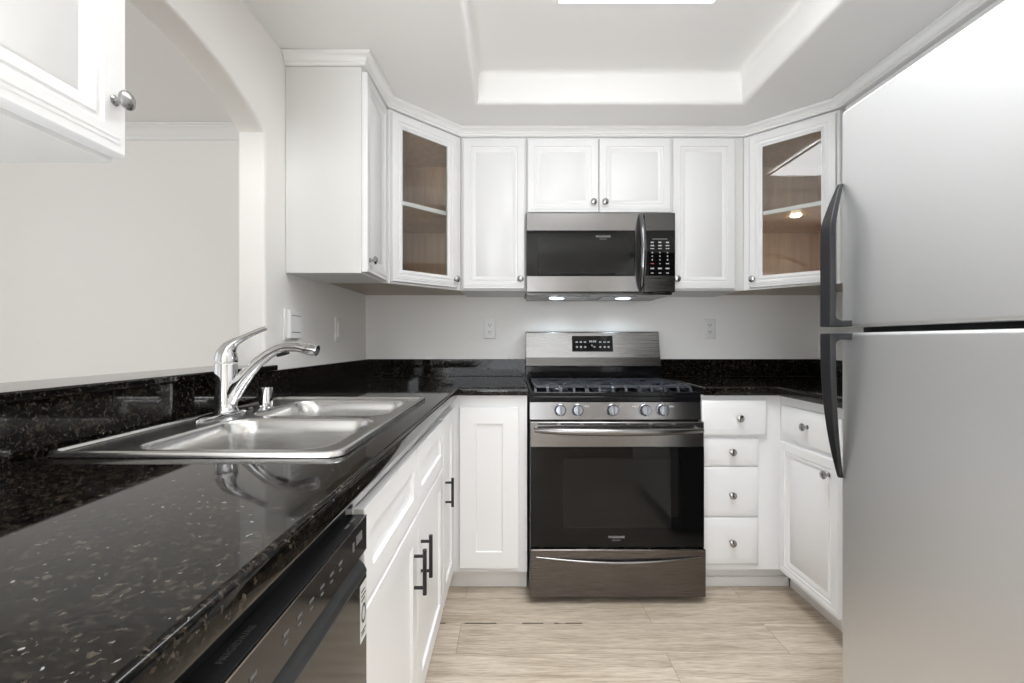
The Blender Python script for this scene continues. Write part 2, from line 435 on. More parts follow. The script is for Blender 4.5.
def door(parent, name, x0, z0, w, h, prof, m='cabinet_white', t=0.020, y=-0.0205, bead=False):
    mb = MB().panel(x0, z0, w, h, prof, t, y)
    if bead:                                # two fine beads along the bottom rail
        for zz in (0.016, 0.023): mb.tube([(x0+0.012, y, z0+zz), (x0+w-0.012, y, z0+zz)], 0.0022, 8)
    return mb.build(name, m, parent, True)
def knob(parent, x, z, y=-0.0205, s=1.0):
    mb = MB().lathe([(0.0, 0), (0.009, 0), (0.009, 0.002), (0.0055, 0.004), (0.0050, 0.014), (0.0075, 0.017), (0.0150, 0.019), (0.0162, 0.022), (0.0155, 0.025), (0.011, 0.0285), (0.0, 0.0300)],
                    (0, 0, 0), (0, -1, 0), 20)
    mb.v = [(v[0]*s, v[1]*s, v[2]*s) for v in mb.v]
    o = mb.build('knob', 'nickel', parent, True); o.location = (x, y, z); return o
def pull(parent, x, z0, z1, y=-0.0205):
    mb = MB().lathe([(0.0055, 0), (0.0055, z1-z0)], (x, y-0.028, z0), (0, 0, 1), 14)
    for z in (z0+0.018, z1-0.018): mb.lathe([(0.0045, 0), (0.0045, 0.028)], (x, y, z), (0, -1, 0), 10)
    o = mb.build('handle', 'satin_black', parent, True); o['label'] = 'matte black bar handle'; return o
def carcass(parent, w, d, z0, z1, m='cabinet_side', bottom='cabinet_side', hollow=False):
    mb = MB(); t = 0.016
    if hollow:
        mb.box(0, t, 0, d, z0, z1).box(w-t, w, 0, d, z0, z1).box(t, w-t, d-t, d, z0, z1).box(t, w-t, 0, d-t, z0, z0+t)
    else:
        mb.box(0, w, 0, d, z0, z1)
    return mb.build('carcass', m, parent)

# ------------------------------------------------------------------ upper cabinets
UD = 0.30   # depth behind the face
def upper(label, loc, rz, width, z0, z1, doors, depth=UD, group='white wall cabinets', near=False):
    """doors: (x0, w, knob_x or None)"""
    t = thing('wall_cabinet', label, 'cabinet', loc, rz, group)
    carcass(t, width, depth, z0, z1)
    for x0, dw, kx in doors:
        d = door(t, 'door', x0, z0+0.006, dw, z1-z0-0.020, RAISED, bead=True)
        if kx is not None: knob(d, kx, z0+(0.080 if near else 0.055), s=0.82 if near else 1.0)
    return t
# left wall, beyond the arch: front faces the room (+x)
upper('narrow white wall cabinet beside the arch, its plain side panel facing out', (-0.571, 1.722, 0), PI/2, 0.303, ZCAB0, ZCAB1, [(0.010, 0.285, 0.040)], 0.285)
# near left, right above the counter's near end
upper('white wall cabinet at the near end of the arch, seen from below', (-0.5815, 0.02, 0), PI/2, 0.64, ZCAB0, ZCAB1, [(0.004, 0.310, None), (0.318, 0.3245, 0.622)], 0.274, near=True)
# back wall
upper('white single-door wall cabinet to the left of the microwave', (-0.259, 2.3225, 0), 0, 0.332, ZCAB0, ZCAB1, [(0.011, 0.314, 0.301)], 0.345)
upper('short white two-door wall cabinet directly above the microwave', (0.0745, 2.3225, 0), 0, 0.734, 1.787, ZCAB1, [(0.004, 0.3595, 0.336), (0.3675, 0.362, 0.394)], 0.345)
upper('white single-door wall cabinet to the right of the microwave', (0.810, 2.3225, 0), 0, 0.370, ZCAB0, ZCAB1, [(0.006, 0.314, 0.021)], 0.345)
# over the refrigerator, faces -x
upper('white two-door wall cabinet tucked above the refrigerator', (1.4775, 2.000, 0), -PI/2, 1.60, 1.83, ZCAB1, [(0.010, 0.78, None), (0.80, 0.78, None)], 0.33)

def corner_upper(label, a, b, wall_a, wall_b, shelf_z, hinge_right, puck):
    """glazed diagonal corner cabinet; a, b: plan ends of the face left to right; wall_a, wall_b: plan corners on the walls; third is the room corner"""
    a, b = Vector(a), Vector(b); L = (b-a).length; ang = math.atan2((b-a).y, (b-a).x)
    t = thing('corner_wall_cabinet', label, 'cabinet', (0, 0, 0), 0, 'glazed corner wall cabinets')
    corner = Vector((wall_a[0] if abs(wall_a[0]) > abs(wall_b[0]) else wall_b[0], YB-0.002))
    e = 0.003
    pts = [a, b, Vector(wall_b), corner, Vector(wall_a)]
    area2 = sum(pts[i].x*pts[(i+1) % 5].y - pts[(i+1) % 5].x*pts[i].y for i in range(5))
    cx = sum((p for p in pts), Vector((0, 0)))/5
    def shrunk(k): return [cx+(p-cx)*k for p in pts]
    def plist(q): return [(p.x, p.y) for p in q]
    MB().prism(plist(shrunk(0.995)), ZCAB0+0.012, ZCAB0+0.026).build('bottom_panel', 'underside_tan', t)
    MB().prism(plist(shrunk(0.995)), ZCAB1-0.020, ZCAB1-0.002).build('top_panel', 'cabinet_wood', t)
    wb = MB()
    q = shrunk(0.995); r = shrunk(0.955)
    for i in range(1, 5):
        j = (i+1) % 5
        wb.prism(plist([q[i], q[j], r[j], r[i]]), ZCAB0+0.027, ZCAB1-0.021)
    wb.build('carcass', 'cabinet_wood', t)
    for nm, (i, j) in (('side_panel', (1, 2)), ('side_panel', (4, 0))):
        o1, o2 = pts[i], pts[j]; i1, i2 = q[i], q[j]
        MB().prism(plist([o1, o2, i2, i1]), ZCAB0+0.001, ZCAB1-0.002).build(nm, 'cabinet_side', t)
    sh = shrunk(0.93)
    n = (Vector((-(b-a).y, (b-a).x))).normalized()     # towards the wall corner
    s2 = [p.copy() for p in sh]; 
    MB().prism(plist(s2), shelf_z-0.017, shelf_z).build('shelf', 'cabinet_wood', t)
    # pieces of the face are built along a->b (x) with y inwards, then stood in place
    def stand(o): o.location = (a.x, a.y, 0); o.rotation_euler = (0, 0, ang); return o
    stand(MB().box(0.035, L-0.035, 0.014, 0.0195, shelf_z-0.018, shelf_z+0.001).build('shelf_edge', 'cabinet_white', t))
    stand(MB().frame(0.0, ZCAB0, L, ZCAB1-ZCAB0-0.002, [(0, 0), (0.034, 0)], 0.012, 0.0).build('face_frame', 'cabinet_white', t))
    x0 = 0.030 if hinge_right else 0.008
    dw, z0, dh = L-0.040, ZCAB0+0.008, ZCAB1-ZCAB0-0.026
    mb = MB().frame(x0, z0, dw, dh, GLASSF, 0.020, -0.0205)
    for zz in (0.016, 0.023): mb.tube([(x0+0.012, -0.0205, z0+zz), (x0+dw-0.012, -0.0205, z0+zz)], 0.0022, 8)
    d = stand(mb.build('door', 'cabinet_white', t, True))
    MB().box(x0+0.052, x0+dw-0.052, -0.010, -0.006, z0+0.052, z0+dh-0.052).build('glass_pane', 'clear_glass', d)
    knob(d, x0+(dw-0.020 if not hinge_right else 0.020), ZCAB0+0.050)
    if puck:
        pc = (a+b)/2 + n*0.13
        MB().lathe([(0.0, 0), (0.022, 0), (0.024, -0.003), (0.020, -0.006), (0.0, -0.0065)], (pc.x, pc.y, shelf_z-0.0175), (0, 0, 1), 24).build('puck_light', 'puck_glow', t, True)
    return t
corner_upper('glazed white corner cabinet in the left corner, brown wood inside', (-0.551, 2.030), (-0.2625, 2.3205), (XL+0.002, 2.030), (-0.2625, YB-0.002), 1.788, False, False)
corner_upper('glazed white corner cabinet in the right corner, partly hidden by the refrigerator', (1.183, 2.3205), (1.466, 2.036), (1.183, YB-0.002), (XR-0.002, 2.036), 1.788, True, True)

# ------------------------------------------------------------------ microwave
def microwave():
    t = thing('microwave', 'black stainless over-the-range microwave with its cooktop lamps lit', 'microwave', (0.4427, 2.27, 1.376), 0)
    x0, x1 = -0.3722, 0.3723; z1 = 0.407
    MB().box(x0+0.002, x1-0.002, 0.034, 0.394, 0.012, z1-0.002).build('body', 'satin_black', t, bevel=0.003)
    # underside tray with grease filters
    u = MB().prism([(x0+0.004, 0.036), (x1-0.004, 0.036), (x1-0.012, 0.392), (x0+0.012, 0.392)], 0.0, 0.011)
    u.build('underside', 'dark_stainless', t)
    f = MB()
    for cx in (-0.12, 0.12): f.box(cx-0.085, cx+0.085, 0.10, 0.30, -0.003, -0.0005)
    f.build('filter', 'knob_steel', t)
    for cx in (-0.200, 0.160):
        MB().lathe([(0.0, 0), (0.040, 0), (0.042, -0.003), (0.034, -0.006), (0.0, -0.007)], (cx, 0.20, -0.0004), (0, 0, 1), 20).build('cooktop_lamp', 'cooktop_lamp', t, True)
    xs = 0.216                                  # split between door and controls
    d = MB().box(x0, xs-0.001, 0.0, 0.033, 0.010, z1).build('door', 'black_stainless', t, bevel=0.004)
    MB().box(x0+0.002, xs-0.045, -0.0025, 0.0005, 0.090, 0.318).build('door_glass', 'black_glass', d, bevel=0.001)
    MB().box(x0+0.062, xs-0.075, -0.0031, -0.0020, 0.105, 0.285).build('window', 'window_glass_dark', d)
    text_mesh('logo_lettering', 'FRIGIDAIRE', 0.0140, 'print_white', d, (0.012, -0.0033, 0.2870), (PI/2, 0, 0), 0.0003, 1.05)
    text_mesh('logo_lettering', 'GALLERY', 0.0080, 'print_grey', d, (0.012, -0.0033, 0.2740), (PI/2, 0, 0), 0.0003, 1.1)
    pts = []; rad = []
    for i in range(17):
        k = i/16; z = 0.018+0.380*k; b = math.sin(PI*k)
        pts.append((0.197, -0.006-0.050*b**0.7, z)); rad.append(0.007+0.0105*b**0.6)
    MB().tube(pts, rad, 14, 1.0, (0, -1, 0)).build('handle', 'gloss_chrome_dark', d, True)
    c = MB().box(xs+0.001, x1, 0.0, 0.033, 0.010, z1).build('control_panel', 'dark_stainless', t, bevel=0.004)
    MB().box(xs+0.004, x1-0.002, -0.0025, 0.0005, 0.093, 0.318).build('control_glass', 'black_glass', c, bevel=0.001)
    k = MB(); kr = MB()
    cx = (xs+x1)/2
    k.box(cx-0.037, cx+0.037, -0.0033, -0.0022, 0.2735, 0.2755)
    rows = [(0.258, 0.015, 0.007), (0.242, 0.018, 0.006), (0.227, 0.018, 0.004), (0.207, 0.006, 0.006), (0.189, 0.006, 0.006), (0.171, 0.006, 0.006), (0.152, 0.015, 0.004), (0.128, 0.019, 0.007), (0.105, 0.013, 0.005)]
    for i, (z, ww, hh) in enumerate(rows):
        for j, dx in enumerate((-0.038, 0.0, 0.038)):
            tgt = kr if (i == 6 and j == 0) else k
            a = 0.006 if (i == 6 and j == 1) else ww
            tgt.box(cx+dx-a/2, cx+dx+a/2, -0.0033, -0.0022, z-hh/2, z+hh/2)
    k.build('keypad', 'print_white', c); kr.build('stop_key', 'print_red', c)
    return t
mat('gloss_chrome_dark', (0.20, 0.20, 0.21), 0.12, 1.0)
microwave()
for cx in (-0.200, 0.160):
    l = bpy.data.lights.new('cooktop_bulb', 'SPOT'); l.energy = 1.7; l.spot_size = math.radians(150); l.spot_blend = 0.6; l.color = (0.78, 0.90, 1.0); l.shadow_soft_size = 0.03
    o = bpy.data.objects.new('cooktop_bulb', l); C.objects.link(o); o.location = (0.4427+cx, 2.47, 1.362)

# ------------------------------------------------------------------ range
def gas_range():
    t = thing('gas_range', 'black stainless freestanding gas range between the white base cabinets', 'stove', (0.459, 1.985, 0), 0)
    hw = 0.381
    MB().box(-hw, hw, 0.067, 0.640, 0.045, 0.871).build('body', 'satin_black', t, bevel=0.002)
    for sx in (-1, 1):
        for y in (0.10, 0.58):
            MB().lathe([(0.018, 0), (0.020, 0.012), (0.010, 0.016), (0.010, 0.0455)], (sx*(hw-0.05), y, 0), (0, 0, 1), 14).build('leg', 'satin_black', t, True)
    # cooktop with a rolled front lip and a shallow well
    ct = MB().box(-hw, hw, 0.036, 0.575, 0.8715, 0.896).box(-hw, hw, 0.036, 0.062, 0.896, 0.915).box(-hw, -hw+0.028, 0.062, 0.575, 0.896, 0.915).box(hw-0.028, hw, 0.062, 0.575, 0.896, 0.915)
    ct.build('cooktop', 'gloss_black', t, bevel=0.003)
    for bx, by, r in ((-0.235, 0.17, 0.040), (-0.235, 0.43, 0.034), (0.0, 0.30, 0.045), (0.235, 0.17, 0.046), (0.235, 0.43, 0.030)):
        MB().lathe([(0.0, 0.0), (r+0.018, 0.0), (r+0.016, 0.008), (r, 0.010), (r, 0.014), (r+0.004, 0.015), (r+0.004, 0.020), (r-0.004, 0.023), (0, 0.024)], (bx, by, 0.8962), (0, 0, 1), 24).build('burner', 'iron', t, True)
    for cx, w2 in ((-0.237, 0.116), (0.0, 0.117), (0.237, 0.116)):
        gmb = MB(); zt = 0.933; r = 0.0055
        ya, yb = 0.075, 0.555
        for sx in (-1, 1):
            x = cx+sx*w2
            gmb.tube([(x, ya, 0.899), (x, ya+0.010, 0.922), (x, ya+0.035, zt), (x, yb-0.03, zt), (x, yb-0.006, 0.925), (x, yb, 0.899)], r, square=True)
        for y in (ya+0.034, (ya+yb)/2, yb-0.034):
            gmb.tube([(cx-w2, y, zt), (cx+w2, y, zt)], r, square=True, up=(0, 0, 1))
        for yc in (ya+0.11, yb-0.11) if abs(cx) > 0.1 else ((ya+yb)/2-0.11, (ya+yb)/2+0.11):
            for a in range(4):
                ang = PI/4+a*PI/2
                dx, dy = math.cos(ang), math.sin(ang)
                gmb.tube([(cx+dx*0.030, yc+dy*0.030, zt-0.004), (cx+dx*0.060, yc+dy*0.060, zt+0.002), (cx+dx*0.118, yc+dy*0.10, zt)], r, square=True)
            gmb.tube([(cx-w2, yc, zt), (cx-0.05, yc, zt+0.001), (cx-0.032, yc, zt-0.004)], r, square=True)
            gmb.tube([(cx+w2, yc, zt), (cx+0.05, yc, zt+0.001), (cx+0.032, yc, zt-0.004)], r, square=True)
        for x in (cx-0.06, cx, cx+0.06):        # front prongs that curve down to the well
            gmb.tube([(x, ya+0.034, zt), (x, ya+0.014, 0.925), (x, ya+0.004, 0.900)], r, square=True)
        gmb.build('grate', 'iron', t)
    # backguard: leaning steel fascia over a black riser
    bgm = MB().prism([(0.575, 0.897), (0.600, 0.897), (0.600, 1.003), (0.590, 1.003), (0.590, 1.006), (0.648, 1.19), (0.662, 1.19), (0.664, 0.897)], -hw, hw, 'x')
    bgm = MB().prism([(0.592, 0.897), (0.592, 1.000), (0.664, 1.000), (0.664, 0.897)], -hw, hw, 'x').build('riser', 'gloss_black', t, bevel=0.002)
    bk = MB().prism([(0.578, 1.001), (0.590, 1.052), (0.622, 1.192), (0.630, 1.197), (0.664, 1.197), (0.664, 1.001)], -hw, hw, 'x').build('backguard', 'backguard_steel', t, bevel=0.002)
    def onface(z): return 0.590+(z-1.052)/(0.14)*0.032
    dg_ = MB().prism([(0.5765, 1.0035), (0.5885, 1.0500), (0.5900, 1.0500), (0.5780, 1.0035)], -hw+0.001, hw-0.001, 'x').build('lower_band', 'dark_stainless', bk)
    z0, z1 = 1.083, 1.172
    dx0, dx1 = -0.117, 0.115
    dsp = MB().loft([[(dx0, onface(z0)-0.0015, z0), (dx1, onface(z0)-0.0015, z0), (dx1, onface(z1)-0.0015, z1), (dx0, onface(z1)-0.0015, z1)],
                     [(dx0, onface(z0)+0.002, z0), (dx1, onface(z0)+0.002, z0), (dx1, onface(z1)+0.002, z1), (dx0, onface(z1)+0.002, z1)]]).build('display', 'black_glass', bk)
    gl = MB()
    def mark(x, z, ww, hh):
        y = onface(z)-0.0022
        gl.box(x-ww/2, x+ww/2, y-0.0004, y+0.0004, z-hh/2, z+hh/2)
    for x in (-0.090, -0.067, -0.043, 0.043, 0.068, 0.090):
        mark(x, 1.137, 0.013, 0.007); mark(x, 1.109, 0.011, 0.010)
    for x in (-0.015, -0.005, 0.007, 0.017): mark(x, 1.140, 0.007, 0.012)
    mark(-0.004, 1.118, 0.008, 0.008); mark(0.009, 1.110, 0.012, 0.006)
    gl.build('display_print', 'print_white', dsp)
    # control panel
    cp = MB().prism([(0.034, 0.792), (0.042, 0.871), (0.066, 0.871), (0.066, 0.792)], -hw, hw, 'x').build('control_panel', 'black_stainless', t, bevel=0.002)
    kp = MB()
    for i, kx in enumerate((-0.245, -0.168, -0.014, 0.132, 0.210)):
        n = Vector((0, -1, 0.11)).normalized(); o = Vector((kx, 0.0383, 0.835))
        MB().lathe([(0.0, 0.0), (0.027, 0.0), (0.027, 0.004), (0.0235, 0.006), (0.0225, 0.026), (0.020, 0.029), (0.0, 0.030)], o, n, 26).build('knob', 'knob_steel', cp, True)
        g2 = MB().box(-0.0035, 0.0035, -0.041, -0.028, -0.021, 0.021); g2.v = [(v[0]+kx, v[1]+0.0378, v[2]+0.8375) for v in g2.v]
        g2.build('knob_grip', 'knob_steel', cp, bevel=0.0015)
        kp.box(kx-0.0015, kx+0.0015, 0.0405, 0.0425, 0.8645, 0.8695)
    for lx, ww in ((-0.281, 0.008), (-0.122, 0.026), (0.022, 0.006), (0.088, 0.026), (0.255, 0.026)):
        for q in range(max(1, int(ww/0.007))):
            kp.box(lx-ww/2+q*0.0068, lx-ww/2+q*0.0068+0.0048, 0.0388, 0.0410, 0.848, 0.854)
    kp.build('knob_marking', 'print_white', cp)
    # oven door
    od = MB().box(-hw+0.001, hw-0.001, 0.0, 0.066, 0.2415, 0.789).build('oven_door', 'black_stainless', t, bevel=0.004)
    MB().box(-hw+0.003, hw-0.003, -0.003, 0.0005, 0.243, 0.681).build('door_glass', 'black_glass', od, bevel=0.001)
    MB().box(-0.235, 0.235, -0.0036, -0.0025, 0.330, 0.630).build('window', 'window_glass_dark', od)
    sl = MB()
    for i in range(7): sl.box(-0.345+i*0.100, -0.345+i*0.100+0.082, -0.0006, 0.002, 0.7770, 0.7825)
    sl.build('vent', 'matte_black', od)
    hm = MB(); pts = []; rad = []
    for i in range(25):
        k = i/24; x = -0.362+0.724*k; b = math.sin(PI*k)
        pts.append((x, -0.030-0.026*b**0.8, 0.758-0.003*b)); rad.append(0.009+0.0075*b**0.5)
    hm.tube(pts, rad, 14, 1.0, (0, 0, 1))
    for sx in (-1, 1): hm.tube([(sx*0.350, 0.001, 0.758), (sx*0.352, -0.032, 0.758)], 0.011, 12, 1.0, (1, 0, 0))
    hm.build('handle', 'black_stainless', od, True)
    text_mesh('logo_lettering', 'FRIGIDAIRE', 0.0135, 'print_white', od, (-0.004, -0.0038, 0.288), (PI/2, 0, 0), 0.0003, 1.05)
    text_mesh('logo_lettering', 'GALLERY', 0.0085, 'print_grey', od, (-0.004, -0.0038, 0.274), (PI/2, 0, 0), 0.0003, 1.1)
    # storage drawer with a bowed lip
    sd = MB().box(-hw+0.001, hw-0.001, -0.018, 0.066, 0.034, 0.2395).build('storage_drawer', 'drawer_steel', t, bevel=0.004)
    pts = []; rad = []
    for i in range(25):
        k = i/24; x = -0.355+0.710*k; b = math.sin(PI*k)
        pts.append((x, -0.019-0.012*b, 0.208-0.020*b)); rad.append(0.003+0.004*b)
    MB().tube(pts, rad, 10, 1.0, (0, 0, 1)).build('drawer_lip', 'black_stainless', sd, True)
    return t
brushed('drawer_steel', (0.15, 0.135, 0.128), 0.27)
gas_range()

# ------------------------------------------------------------------ base cabinets
BZ0, BZ1 = 0.105, 0.898
def toe(parent, w, y=0.075, z1=BZ0-0.001):
    return MB().box(0.0, w, y, y+0.016, 0, z1).build('toe_kick', 'toe_white', parent)

# sink base on the left run: front faces +x; local x runs along +y
t = thing('sink_base_cabinet', 'white shaker sink cabinet with two doors and black bar handles, under the sink', 'cabinet', (-0.2805, 0.800, 0), PI/2, 'white base cabinets')
carcass(t, 0.918, 0.555, BZ0, BZ1, hollow=True); toe(t, 0.918)
MB().box(0.0, 0.918, 0.0, 0.015, 0.846, BZ1).box(0.445, 0.470, 0.0, 0.015, BZ0+0.02, 0.846).build('face_frame', 'cabinet_white', t)
for x0, kx in ((0.003, 0.410), (0.461, 0.500)):
    door(t, 'false_drawer_front', x0, 0.672, 0.453, 0.172, [(0, 0.0015), (0.0015, 0), (0.050, 0), (0.052, 0.008)])
    d = door(t, 'door', x0, 0.122, 0.453, 0.540, SHAKER); pull(d, kx, 0.467, 0.587)

# corner cabinet: an L of two doors meeting in the left inside corner
t = thing('corner_base_cabinet', 'white shaker corner base cabinet left of the range, only its narrow door has a handle', 'cabinet', (-0.2805, 2.0455, 0), 0, 'white base cabinets')
cb = MB().prism([(0.0, 0.0), (0.348, 0.0), (0.348, 0.590), (-0.548, 0.590), (-0.548, -0.324), (0.0, -0.324)], BZ0, BZ1).build('carcass', 'cabinet_white', t)
MB().prism([(-0.072, 0.072), (0.348, 0.072), (0.348, 0.085), (-0.085, 0.085), (-0.085, -0.324), (-0.072, -0.324)], 0, BZ0-0.001).build('toe_kick', 'toe_white', t)
d = door(t, 'door', 0.018, 0.122, 0.283, 0.722, [(0, 0.0015), (0.0015, 0), (0.060, 0), (0.062, 0.008)]); pull(d, 0.055, 0.495, 0.607)
d.location = (0, -0.324, 0); d.rotation_euler = (0, 0, PI/2)
door(t, 'door', 0.048, 0.130, 0.262, 0.716, [(0, 0.0015), (0.0015, 0), (0.072, 0), (0.074, 0.008)])

# drawer stack right of the range
t = thing('drawer_base_cabinet', 'white four-drawer base cabinet with round nickel knobs, right of the range', 'cabinet', (0.8435, 2.0455, 0), 0, 'white base cabinets')
MB().box(0, 0.364, 0, 0.605, BZ0+0.010, BZ1).build('carcass', 'cabinet_white', t)
MB().box(0.0, 0.450, 0.085, 0.101, 0, BZ0+0.009).build('toe_kick', 'toe_white', t)
MB().box(0.0, 0.445, 0.070, 0.0845, 0, 0.045).build('base_strip', 'toe_white', t, bevel=0.003)
for z0, z1, ww, kx, kz, pr in ((0.722, 0.878, 0.288, 0.158, 0.802, 0.012), (0.583, 0.708, 0.258, 0.131, 0.651, 0), (0.357, 0.578, 0.258, 0.131, 0.460, 0), (0.142, 0.352, 0.258, 0.131, 0.250, 0)):
    d = door(t, 'drawer', 0.001, z0, ww, z1-z0, SLAB, y=-0.0205-pr, t=0.020+pr); knob(d, kx, kz, y=-0.0205-pr)

# right run: faces -x; local x runs along -y
t = thing('base_cabinet', 'white base cabinet with one drawer over a raised-panel door, beside the refrigerator', 'cabinet', (1.2085, 2.045, 0), -PI/2, 'white base cabinets')
MB().box(0.0, 0.715, 0, 0.580, BZ0+0.005, BZ1).build('carcass', 'cabinet_white', t)
MB().box(-0.072, 0.715, 0.086, 0.100, 0, BZ0+0.004).build('toe_kick', 'toe_white', t)
d = door(t, 'drawer', 0.022, 0.715, 0.365, 0.145, SLAB); knob(d, 0.215, 0.795)
d = door(t, 'door', 0.022, 0.125, 0.365, 0.575, RAISED, bead=True); knob(d, 0.340, 0.640)

# ------------------------------------------------------------------ granite counters, splashes, bar ledge
b = 0.009
CZ0, CZ1 = 0.900, 0.938
SX0, SX1, SY0, SY1 = -0.818, -0.296, 0.785, 1.578        # sink outline
def counter(name, label, outline, hole=None):
    loops = [outline]
    if hole: loops.append(hole)
    me = curve_mesh(name, loops, (CZ1-CZ0)/2-b, b, 3)
    me.transform(Matrix.Translation((0, 0, (CZ0+CZ1)/2)))
    o = link(name, me, 'black_granite', None, True)
    return tag(o, label, 'countertop', 'black granite countertops')
x0, x1, xf = XL+0.003+b, 0.070-b, -0.2325-b
cl = counter('countertop', 'black granite countertop with the sink, turning the left corner to the range',
             [(x0, -0.05+b), (xf, -0.05+b), (xf, 2.010+b), (x1, 2.010+b), (x1, YB-0.003-b), (x0, YB-0.003-b)],
             [(SX0+0.012, SY0+0.012), (SX1-0.012, SY0+0.012), (SX1-0.012, SY1-0.012), (SX0+0.012, SY1-0.012)])
cr = counter('countertop', 'black granite countertop right of the range, running behind the refrigerator',
             [(0.8465+b, 2.010+b), (1.170+b, 2.010+b), (1.170+b, 1.335+b), (XR-0.003-b, 1.335+b), (XR-0.003-b, YB-0.003-b), (0.8465+b, YB-0.003-b)])
SZ0, SZ1 = CZ1+0.0005, 1.0372
MB().box(XL+0.001, -0.838, -0.05, YB-0.024, SZ0, SZ1).build('backsplash', 'black_granite', cl, bevel=0.0015)
MB().box(XL+0.001, 0.0755, YB-0.022, YB-0.001, SZ0, SZ1).build('backsplash', 'black_granite', cl, bevel=0.0015)
MB().box(0.8425, XR-0.001, YB-0.022, YB-0.001, SZ0, SZ1).build('backsplash', 'black_granite', cr, bevel=0.0015)
MB().box(XR-0.021, XR-0.001, 1.34, YB-0.024, SZ0, SZ1).build('backsplash', 'black_granite', cr, bevel=0.0015)
lg = MB().prism([(-1.035, 0.664), (-1.035, 1.588), (XL+0.001, 1.588), (XL+0.001, 1.620), (-0.832, 1.620), (-0.832, 0.620), (XL+0.001, 0.620), (XL+0.001, 0.664)], 1.0380, 1.0565)
tag(lg.build('bar_ledge', 'black_granite', bevel=0.004), 'polished black granite bar ledge on the half wall under the arch', 'ledge')

# ------------------------------------------------------------------ sink, faucet, air gap
def sink():
    t = thing('kitchen_sink', 'stainless steel double-bowl drop-in sink set in the black counter', 'sink', ((SX0+SX1)/2, (SY0+SY1)/2, CZ1), 0)
    ox, oy = (SX0+SX1)/2, (SY0+SY1)/2
    hx, hy = (SX1-SX0)/2, (SY1-SY0)/2
    bowls = [(-0.708-ox, -0.338-ox, 0.826-oy, 1.163-oy), (-0.708-ox, -0.338-ox, 1.200-oy, 1.526-oy)]
    zd = 0.0055
    outer = [(p[0], p[1]) for p in rrect(-hx+0.016, hx-0.016, -hy+0.016, hy-0.016, 0.022, 0)]
    holes = [[(p[0], p[1]) for p in rrect(*q, 0.060, 0, 8)] for q in bowls]
    me = curve_mesh('deck', [outer]+holes, 0.0004)
    me.transform(Matrix.Translation((0, 0, zd)))
    link('deck', me, 'sink_steel', t)
    mb = MB()
    prof = [(0.016, zd), (0.013, zd+0.001), (0.010, 0.0105), (0.006, 0.0115), (0.002, 0.0095), (0.0, 0.005), (0.0, 0.0012), (0.016, 0.0012)]
    mb.loft([rrect(-hx+i, hx-i, -hy+i, hy-i, 0.027-i*0.8, z) for i, z in prof], False, False)
    mb.build('rim', 'sink_steel', t, True)
    for q in bowls:
        m2 = MB(); loops = []
        for k, (i, z) in enumerate([(-0.002, zd+0.0006), (0.001, zd-0.001), (0.004, zd-0.006), (0.008, -0.03), (0.012, -0.10), (0.016, -0.150), (0.022, -0.166), (0.034, -0.176), (0.060, -0.180)]):
            loops.append(rrect(q[0]+i, q[1]-i, q[2]+i, q[3]-i, max(0.02, 0.062-i*0.4), z, 8))
        m2.loft(loops, False, True)
        bo = m2.build('bowl', 'sink_steel', t, True, fix=False)
        so = bo.modifiers.new('thickness', 'SOLIDIFY'); so.thickness = 0.0012; so.offset = -1
        cx, cy = (q[0]+q[1])/2, (q[2]+q[3])/2
        MB().lathe([(0.0, 0.0), (0.030, 0.0), (0.043, 0.003), (0.045, 0.001), (0.045, -0.0005)], (cx, cy, -0.1795), (0, 0, 1), 24).build('drain', 'chrome', bo, True)
    return t
sink()

def faucet():
    Y = 1.225; z0 = CZ1+0.0065
    base = Vector((-0.770, Y, z0))
    t = thing('kitchen_faucet', 'chrome single-lever kitchen faucet arching over the sink', 'faucet', base, 0)
    def L(px, py, y=Y): p = W(px, py, y)-base; return (p.x, p.y, p.z)
    ec = MB()
    ec.loft([[(0.002+0.027*s*math.cos(a), 0.118*s*math.sin(a)*1.0, z) for a in [2*PI*i/36 for i in range(36)]] for s, z in ((1.0, 0.0), (1.0, 0.003), (0.93, 0.0065), (0.80, 0.0075))])
    ec.build('escutcheon', 'chrome', t, True)
    r = 0.0275
    MB().lathe([(r+0.004, 0.0078), (r+0.004, 0.012), (r+0.001, 0.016), (r, 0.030), (r, 0.132), (r-0.001, 0.136)], (0, 0, 0), (0, 0, 1), 32).build('body', 'chrome', t, True)
    sp = [(227.5, 407), (233, 393), (243, 379), (250.5, 370), (259, 361.5), (268, 354.5), (277, 349.5), (287, 346.8), (297, 346.6), (305, 348.2)]
    rad = [0.018, 0.0225, 0.0195, 0.0168, 0.0150, 0.0138, 0.0132, 0.0130, 0.0134, 0.0138]
    MB().tube([L(*p) for p in sp], rad, 18, 1.0, (0, 1, 0)).build('spout', 'chrome', t, True)
    hd = [(303, 347.8), (307, 348.4), (313, 349.6), (317.5, 350.6)]
    MB().tube([L(*p) for p in hd], [0.0142, 0.0160, 0.0165, 0.0150], 18, 1.0, (0, 1, 0)).build('spray_head', 'chrome', t, True)
    MB().tube([L(277, 356.0), L(283, 354.0), L(289, 352.8)], [0.003, 0.0045, 0.003], 8, 1.0, (0, 1, 0)).build('spray_button', 'satin_black', t, True)
    lv = [(226.0, 361.2), (226.3, 358), (226.8, 352.5), (229.5, 346.5), (235, 341.8), (243, 338), (252, 333.6), (260, 330.2), (267.3, 327.6)]
    rad = [0.0285, 0.0285, 0.0245, 0.0180, 0.0115, 0.0085, 0.0070, 0.0068, 0.0062]
    MB().tube([L(*p) for p in lv], rad, 18, 1.0, (0, 1, 0)).build('lever', 'chrome', t, True)
    return t
faucet()
